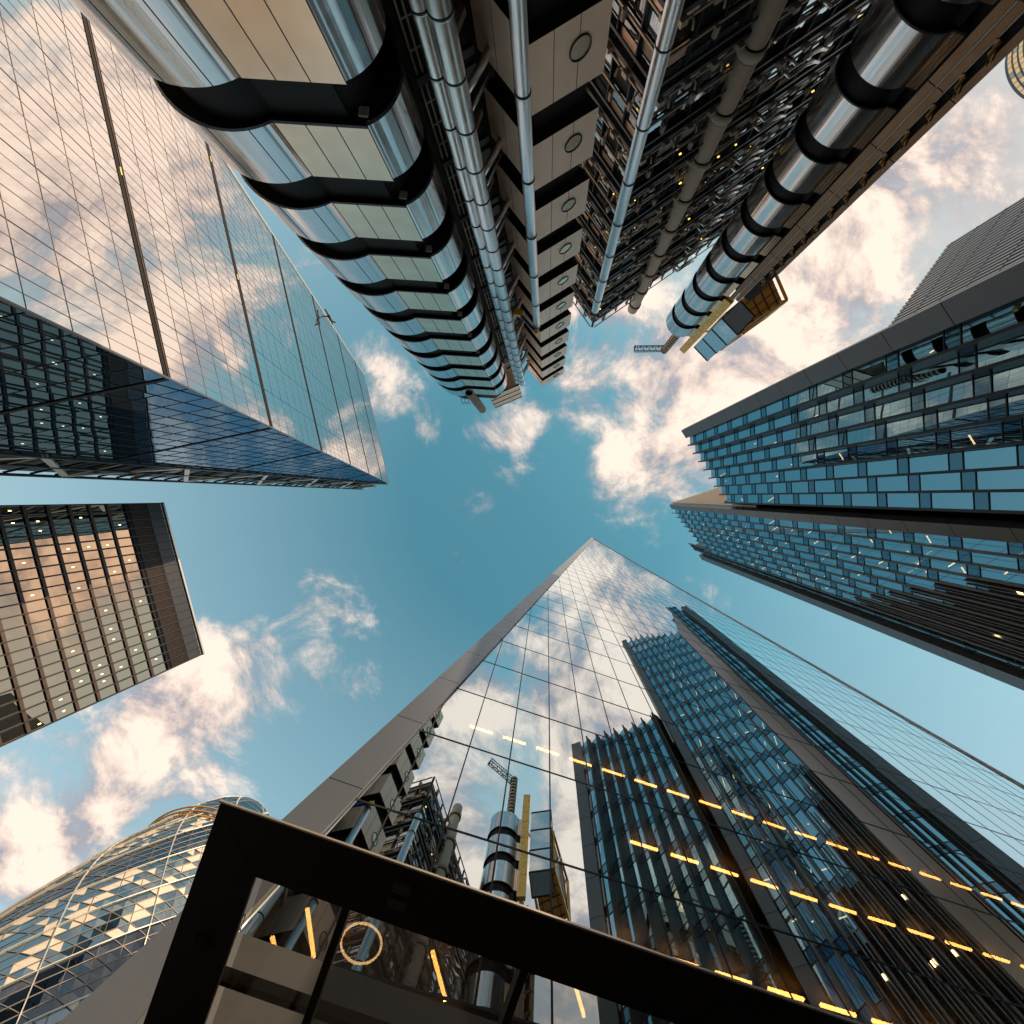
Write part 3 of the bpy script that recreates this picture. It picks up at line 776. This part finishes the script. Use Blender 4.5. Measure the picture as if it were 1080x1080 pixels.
# brown service risers at the right edge
o_r = (V3(23.4,-22.55)-V3(21.75,-23.95)).normalized(); nr = V3(-o_r.y,o_r.x); nr = nr if nr.dot(V3(-1,1)) > 0 else -nr
base = V3(21.78,-23.80)
def riser(s0, s1, z0, z1, m, dep=.5, off=0., name='riser', seg_=4.6):
    bb = MB(); zz = z0
    while zz < z1:
        z2 = min(zz+seg_, z1)
        bb.box(base+o_r*((s0+s1)/2)+nr*(off-dep/2)+V3(0,0,(zz+z2)/2), o_r*(s1-s0)/2, nr*dep/2, V3(0,0,(z2-zz)/2-.03), M[m]); zz = z2
    bb.build(name, llo, llo)
riser(-.75,2.08,G+.02,53.5,'black',.4,-.62,seg_=60); riser(0.0,.52,G+.02,54.5,'brown'); riser(.55,.62,G+.02,54.5,'rib',.3,.06); riser(.66,1.10,G+.02,54.,'brown',.5,-.05); riser(1.12,1.17,G+.02,54,'rib',.3,.05)  # the wide black piece is infill, added behind the risers to block sky
riser(1.22,1.62,G+.02,50,'black',.5,-.2); riser(1.66,2.10,G+.02,46,'brown',.5,.0)
for k in range(0, 26):
    bb = MB(); zz = k*1.9
    bb.beam(base+o_r*1.2+nr*.05+V3(0,0,zz), base+o_r*1.7+nr*.1+V3(0,0,zz+.9), .16,.2, M['brown'])
    bb.tube([base+o_r*1.35+nr*.1+V3(0,0,zz), base+o_r*1.4+nr*.3+V3(0,0,zz+.5), base+o_r*1.7+nr*.2+V3(0,0,zz+1.0)], .09, M['gold'], 8)
    bb.build('riser_bracket', llo, llo)
# link brackets between tower two and risers (black)
riser(-.35,.75,55,74,'gold',.6,.1,seg_=3.2,name='riser')
plant('plant_room', [(22.3,-22.7),(24.3,-20.6),(26.5,-23),(24.6,-25)], 58, 69, 3, 'gpale')
# plant module with truss frame
gm = [W(769.7,330,60),W(814,292.7,60),W(825,318,60),W(781.7,349,60)]
bb = MB(); bb.prism([(p.x,p.y) for p in gm], 60, 66, M['brown'], mbot=M['soff'])
for r in range(5):
    x = (r+.5)/5; bb.beam(gm[0].lerp(gm[1],x)-z*.05, gm[3].lerp(gm[2],x)-z*.05, .07,.08, M['seam'])
for r in range(3): x = (r+.5)/3; bb.beam(gm[0].lerp(gm[3],x)-z*.1, gm[1].lerp(gm[2],x)-z*.1, .07,.06, M['seam'])
mod = bb.build('plant_module', llo, llo)
fr2 = MB(); cen = sum(gm, Vector())/4; go = [cen+(p-cen)*1.13 for p in gm]
for a in range(4):
    p, q = go[a], go[(a+1)%4]
    for zz in (-.3, 6.3): fr2.beam(p+z*zz, q+z*zz, .3,.3, M['gold'])
    fr2.beam(p-z*.3, p+z*6.3, .3,.3, M['gold']); fr2.beam(p-z*.3, p.lerp(q,.5)+z*6.3, .2,.2, M['gold']); fr2.beam(q-z*.3, p.lerp(q,.5)+z*6.3, .2,.2, M['gold'])
for p in (go[1], go[0]): fr2.beam(p+z*6.3, p+V3(-1.2,-.8,9), .2,.2, M['gold'])
fr2.build('truss_frame', mod, llo)
# masts and cranes on the roofs
def ribbed_mast(name, x, y, r, z0, z1, label, jib=None, group=None):
    o = thing(name, x, y, label, 'crane', group, z=z0+EYE)
    bb = MB(); bb.tube([(x,y,z0),(x,y,z1)], r*.8, M['brown'], 16)
    zz = z0
    while zz < z1: bb.tube([(x,y,zz),(x,y,zz+.35)], r, M['nub'], 16); zz += .8
    bb.build('mast', o, o)
    if jib:
        a, c = Vector(jib[0]), Vector(jib[1]); bb = MB(); d = (c-a); ln = d.length; d = d/ln; sd_ = V3(-d.y,d.x)
        w = .42; nn = 9
        for s_ in (-1,1):
            for zz in (0,.75): bb.beam(a+sd_*w*s_+z*zz, c+sd_*w*s_+z*zz, .09,.09, M['darkpan'])
        for i in range(nn):
            p, q = a+d*ln*i/nn, a+d*ln*(i+1)/nn; s_ = 1 if i % 2 else -1
            bb.beam(p+sd_*w*s_, q-sd_*w*s_, .06,.06, M['darkpan']); bb.beam(p-sd_*w, p+sd_*w, .06,.06, M['darkpan'])
            for s2 in (-1,1): bb.beam(p+sd_*w*s2, q+sd_*w*s2+z*.75, .05,.05, M['darkpan'])
        bb.beam(c-sd_*w, c+sd_*w, .12,.8, M['darkpan']); bb.build('jib', o, o)
        bb = MB(); bb.box(a-d*.5+z*.2, d*.5, sd_*.4, z*.45, M['nub']); bb.build('machine_cabin', o, o)
    return o
ribbed_mast('roof_crane', 20.0,-25.0,.62,67,78,'small lattice jib crane on ribbed mast above the slim steel drum tower', ((19.4,-25.2,77),(14.9,-25.3,77.5)))
ribbed_mast('roof_crane', -10.3,-13.9,.62,60,72,'short ribbed crane mast on top of the wide flat-fronted stair tower')
hoist = thing('maintenance_hoist', -1.6,-15.4, 'blue and yellow maintenance arm hanging beside the pods near the thin pipe', 'hoist', z=40+EYE)
bb = MB(); a, c = W(547,330,40), W(565,350,40); bb.beam(a,c,.22,.22,M['blue']); bb.build('arm', hoist, hoist)
bb = MB(); bb.box(a, V3(.35,.1), V3(-.1,.25), z*.22, M['yellow']); bb.build('cradle', hoist, hoist)
bb = MB(); bb.box(c, V3(.15,.15), V3(-.12,.12), z*.2, M['yellow']); bb.build('end_block', hoist, hoist)
# antenna cluster
ant = thing('roof_antenna', -11.5,-14.8, 'tiny antenna bracket on the rim of the wide stair tower', 'antenna', z=64+EYE)
bb = MB(); q = V3(-11.6,-13.9,64)
for a_ in (0,.5,1.): bb.tube([q+V3(a_-.5,0,0), q+V3(a_-.5,.5,.4), q+V3(a_-.5,.5,2.)], .05, M['nub'], 6)
bb.beam(q+V3(-.6,.5,1), q+V3(.6,.5,1), .08,.08, M['nub']); bb.build('antenna_frame', ant, ant)

# ------------------------------------------------------------------ 4. sloping glass tower (left)
led = thing('sloping_tower', -62, -35, 'huge sloping glass tower with dark horizontal bands, mirroring warm clouds', 'skyscraper')
e1 = V3(.98,-.20).normalized(); e2 = V3(-.222,-.975).normalized(); AP = V3(-78,-6.6); TOP = 224.
def SE(H): q = AP+e1*(.204*(TOP-H)); return Vector((q.x,q.y,H))
def SF(y, H): q = SE(H)+e2*y; return Vector((q.x,q.y,H))
sn = (SF(1,0)-SF(0,0)).cross(SF(0,1)-SF(0,0)).normalized()
if sn.x < 0: sn = -sn
LV = [-6.0, 22.4, 52.4, 82.0, 112.8, 143.6, 174., 204., TOP]
pl = []; fm = MB(); 
for a, c in zip(LV, LV[1:]):
    nf = 7 if a >= 0 else 6
    if c == TOP: nf = 5
    for f_ in range(nf):
        h0 = a+(c-a)*f_/nf; h1 = a+(c-a)*(f_+1)/nf
        if f_ == 0: h0 += .4
        if h0 < G: h0 = G+.1
        for j in range(37):
            y0, y1 = j*1.4865, (j+1)*1.4865
            if h1 < 20: continue
            pl.append((tilt_quad([SF(y0,h0),SF(y1,h0),SF(y1,h1),SF(y0,h1)], sn, .003), M['glead']))
        if f_: fm.beam(SF(0,h0)+sn*.02, SF(55,h0)+sn*.012, .05,.02, M['thin'], up=sn)
    if a > 0:
        fm.beam(SF(0,a)+sn*.0, SF(55,a)+sn*.0, 1.25,.12, M['black'], up=sn)
        fm.beam(SF(0,a+.1)+sn*.08, SF(55,a+.1)+sn*.08, .12,.10, M['brown'], up=sn)
for j in range(38):
    y = j*1.4865; w = .09 if j % 5 == 0 else .05
    fm.beam(SF(y,G+.1)+sn*.016, SF(y,TOP)+sn*.016, w,.02, M['seam' if j % 5 == 0 else 'thin'], up=sn)
fm.build('mullion', led, led); panes(led, 'window_pane', pl)
bb = MB()
for _ in range(3):
    a = random.choice(LV[2:4]); y = random.uniform(5,50); bb = MB(); bb.beam(SF(y,a)+sn*.1, SF(y+.9,a)+sn*.1, .12,.05, M['lampy'], up=sn); bb.build('band_lamp', led, led)
# end wall (vertical, facing down the street)
en = V3(-e1.y, e1.x); en = en if en.y > 0 else -en
def EF(x, H, o=0.): q = AP+e1*x+en*o; return Vector((q.x,q.y,H))
pl = []; fm = MB()
for a, c in zip(LV, LV[1:]):
    nf = 7
    for f_ in range(nf):
        h0 = a+(c-a)*f_/nf; h1 = a+(c-a)*(f_+1)/nf
        if h0 < 15: continue
        x = 0.; xm0 = .204*(TOP-h0)
        while x < xm0:
            poly = clip_lines([(x,h0),(x+3,h0),(x+3,h1),(x,h1)], [(1., .204, .204*TOP)])
            if poly: pl.append((tilt_quad([EF(p,q) for p,q in poly], en, .005), M['gleade']))
            x += 3
        if f_: fm.beam(EF(0,h0,.02), EF(xm0,h0,.02), .05,.06, M['seam'], up=en)
    if a > 0: fm.beam(EF(0,a,.06), EF(.204*(TOP-a),a,.06), .6,.12, M['black'], up=en)
for i in range(1, 16):
    x = i*3.; H1 = TOP-x/.204
    if H1 > 5: fm.beam(EF(x,G+.1,.03), EF(x,H1,.03), .06,.08, M['seam'], up=en)
fm.build('mullion', led, led); panes(led, 'end_window', pl)
bb = MB(); bb.beam(SE(G)+sn*.1, SE(TOP)+sn*.1, .22,.22, M['grey'], up=sn); bb.beam(SF(55,G)+sn*.1, SF(55,TOP)+sn*.1, .3,.3, M['white'], up=sn); bb.build('corner_trim', led, led)
# carcass + north core with zigzag bracing
bb = MB()
b0, b1 = SE(G)-sn*.6, SE(TOP-1)-sn*.6; c0_, c1_ = SF(55,G)-sn*.6, SF(55,TOP-1)-sn*.6
dd = V3(-.2,0,0)-en*.4
bb.face([b0+dd,c0_,c1_,b1+dd], M['darkpan']); bb.face([EF(0,G,-.3),EF(45,G,-.3),EF(.3,TOP-2,-.3)], M['inside'])
q1, q2 = AP+e2*55-en*.2, AP-en*.1
bb.face([(q1.x,q1.y,G),(q1.x,q1.y,TOP),tuple(c1_),tuple(c0_)], M['darkpan'])
bb.build('carcass', led, led)
core = MB(); k0 = AP-e1*.4-en*.6; core.prism([(p.x,p.y) for p in (k0, k0-e1*13, k0-e1*13+e2*50, k0+e2*50)], G+.02, 226, M['darkpan'])
ncore = core.build('rear_core', led, led)
zz = MB(); 
for o_ in (0.,):
    for k in range(0, 16):
        h0 = k*14.2; x0, x1 = (-.6,-12.5) if k % 2 else (-12.5,-.6)
        zz.beam(EF(x0,h0,.1), EF(x1,h0+14.2,.1), .9,.5, M['white'], up=en); zz.beam(EF(-.6,h0,.0), EF(-13,h0,.0), .5,.5, M['nub'], up=en)
    for x0 in (-.7,-6.6,-13): zz.beam(EF(x0,G,.25), EF(x0,224,.25), .6,.4, M['frame'], up=en)
for k in range(0, 56): zz.beam(EF(-.6,k*4.,-.1), EF(-13,k*4.,-.1), .3,.3, M['frame'], up=en)
zz.build('bracing', ncore, led)
rig = thing('cleaning_rig', -80,-60, 'small black roof rig on the edge of the sloping glass tower', 'roof rig', z=150+EYE)
bb = MB(); q = W(347,334,155)
bb.beam(q+V3(-.6,-2,-1.5), q+V3(.6,2,1.5), .4,.4, M['seam']); bb.beam(q+V3(.2,1,1), q+V3(2.2,2,0), .4,.3, M['seam']); bb.beam(q+V3(-.2,-.5,0), q+V3(1,1.5,-1), .8,.4, M['seam']); bb.beam(q, q+V3(-3.4,1.5,-5), .35,.35, M['seam'])
bb.build('jib', rig, rig)

# ------------------------------------------------------------------ 5. slab tower (left)
sth = thing('slab_tower', -100, 22, 'boxy dark tower with warm tinted mirror windows and a ribbed plant floor on top', 'office building')
T0 = V3(*W(170,531,118)[:2]); T1 = V3(*W(213,690,118)[:2]); dt = (T1-T0).normalized(); Lt = (T1-T0).length; ot = V3(dt.y,-dt.x); ot = ot if ot.x > 0 else -ot
bb = MB(); bb.prism([(p.x,p.y) for p in (T0-ot*.25, T1-ot*.25, T1-ot*34-dt*8, T0-ot*34+dt*3)], G+.02, 118, M['frame']); bb.build('wall', sth, sth)
pl = []; fm = MB(); lg = []
NB = 20; w = Lt/NB; fh = 4.13; topw = 107.
k = 0; h = topw
while h > 55:
    h0 = h-fh
    for j in range(NB):
        a = T0+dt*(w*j+.10); c = T0+dt*(w*(j+1)-.10)
        pl.append((tilt_quad([a+z*(h0+.85), c+z*(h0+.85), c+z*(h-.08), a+z*(h-.08)], ot, .004), M['gsth']))
        if random.random() < .24: 
            q = (a+c)/2 + dt*random.uniform(-.4,.4) + ot*.03 + z*(h0+2.3); lg.append((q, dt*.08, ot*.02, z*.22))
    fm.box(T0+dt*Lt/2+ot*.12+z*(h0+.40), dt*Lt/2, ot*.12, z*.30, M['slabband'])
    h = h0
for j in range(NB+1): fm.box(T0+dt*w*j+ot*.18+z*((G+118)/2), dt*.12, ot*.18, z*((118-G)/2), M['frame'])
for q in range(3): fm.box(T0+dt*Lt/2+ot*.10+z*(107.6+q*.0), dt*Lt/2, ot*.10, z*.25, M['frame'])
fm.box(T0+dt*Lt/2+ot*.25+z*118.1, dt*(Lt/2+.2), ot*.3, z*.25, M['edge'])
fm.build('mullion', sth, sth); panes(sth, 'window_pane', pl); put_lights(sth, lg, 'office_lamp', 'lampw')
fm = MB()
for j in range(NB*8):
    x = (j+.5)*w/8; fm.box(T0+dt*x+ot*.12+z*113, dt*.05, ot*.12, z*4.6, M['slabband'])
for j in range(NB): fm.box(T0+dt*(w*(j+.5))+ot*.02+z*115.3, dt*(w/2-.1), ot*.26, z*1.9, M['darkpan'])
fm.build('plant_louvre', sth, sth)

# ------------------------------------------------------------------ 6. curved diagrid tower (bottom left)
gk = thing('curved_tower', -110, 122, 'bullet shaped tower with spiralling glass diamonds, behind the canopy corner', 'skyscraper')
AX = W(255,872,172); AX = V3(AX.x, AX.y)
prof = [(0,25),(25,27.5),(50,29.3),(70,30.4),(90,30.3),(110,29.2),(125,27),(138,24.6),(150,21.5),(160,18.4),(168,15.0),(174,11.0),(178,6.6),(180,2.)]
def pr(hh):
    for (h0,r0),(h1,r1) in zip(prof, prof[1:]):
        if hh <= h1:
            x = (hh-h0)/(h1-h0); return r0+(r1-r0)*x
    return 1.
NS = 72
rows_h = [2.1*i for i in range(73)] + [151.2+1.8*i for i in range(1,17)]
def gpnt(i, k, e=0.):      # diagrid node
    hh = min(rows_h[k], 179.9); a = (i + .5*k)*2*math.pi/NS; r = pr(hh)+e
    return Vector((AX.x+r*math.cos(a), AX.y+r*math.sin(a), hh-EYE))
tri_l = []; fm = MB()
random.seed(3)
for k in range(20, len(rows_h)-1):
    for i in range(NS):
        ia = i-1          # row k+1 index that sits up-left of node i (rows are already sheared by half a step)
        up = [gpnt(i,k), gpnt(i+1,k), gpnt(i,k+1)]
        dn = [gpnt(i+1,k), gpnt(i+1,k+1), gpnt(i,k+1)]
        sp = (i + 0) % 12                   # strips that climb with the shear
        dark = sp in (0,1,2,3)
        edge_ = sp in (0, 4, 8)
        for tr in (up, dn):
            c_ = sum(tr, Vector())/3; nn = (tr[1]-tr[0]).cross(tr[2]-tr[0]).normalized()
            if nn.dot(c_-Vector((AX.x,AX.y,c_.z))) < 0: nn = -nn
            if rows_h[k] > 150: mm = M['ggherk']
            elif dark: mm = M['ggherkd']
            else: mm = M['cream'] if ((k//2+i) % 4 == 0 and random.random() < .85) or random.random() < .14 else M['ggherk']
            tri_l.append((tilt_quad(tr, nn, .03), mm))
        # strips' edges: broad white members; counter diagonals every fourth row; fine joints elsewhere
        big = (i % 4 == 0)
        if rows_h[k] < 150 or i % 6 == 0: fm.beam(gpnt(i,k,.08), gpnt(i,k+1,.08), (.95 if edge_ else .5) if big else .12, .2, M['white' if big else 'thin'])
        if (i+k) % 8 == 0: fm.beam(gpnt(i+1,k,.08), gpnt(i,k+1,.08), .50, .2, M['white'])
        elif (i+k) % 2 == 0 and rows_h[k] < 150: fm.beam(gpnt(i+1,k,.05), gpnt(i,k+1,.05), .10, .12, M['thin'])
        if k % 2 == 0: fm.beam(gpnt(i,k,.05), gpnt(i+1,k,.05), .14, .15, M['thin'])
fm.build('diagrid_frame', gk, gk); panes(gk, 'window_pane', tri_l)
for q in range(3):
    R_ = pr(150)+.5+q*.3; bb = MB(); bb.tube([V3(AX.x+R_*math.cos(x), AX.y+R_*math.sin(x), 147+q*1.5) for x in [i*2*math.pi/64 for i in range(65)]], .30, M['gold'], 6, cap=False)
    bb.build('crown_ring', gk, gk)
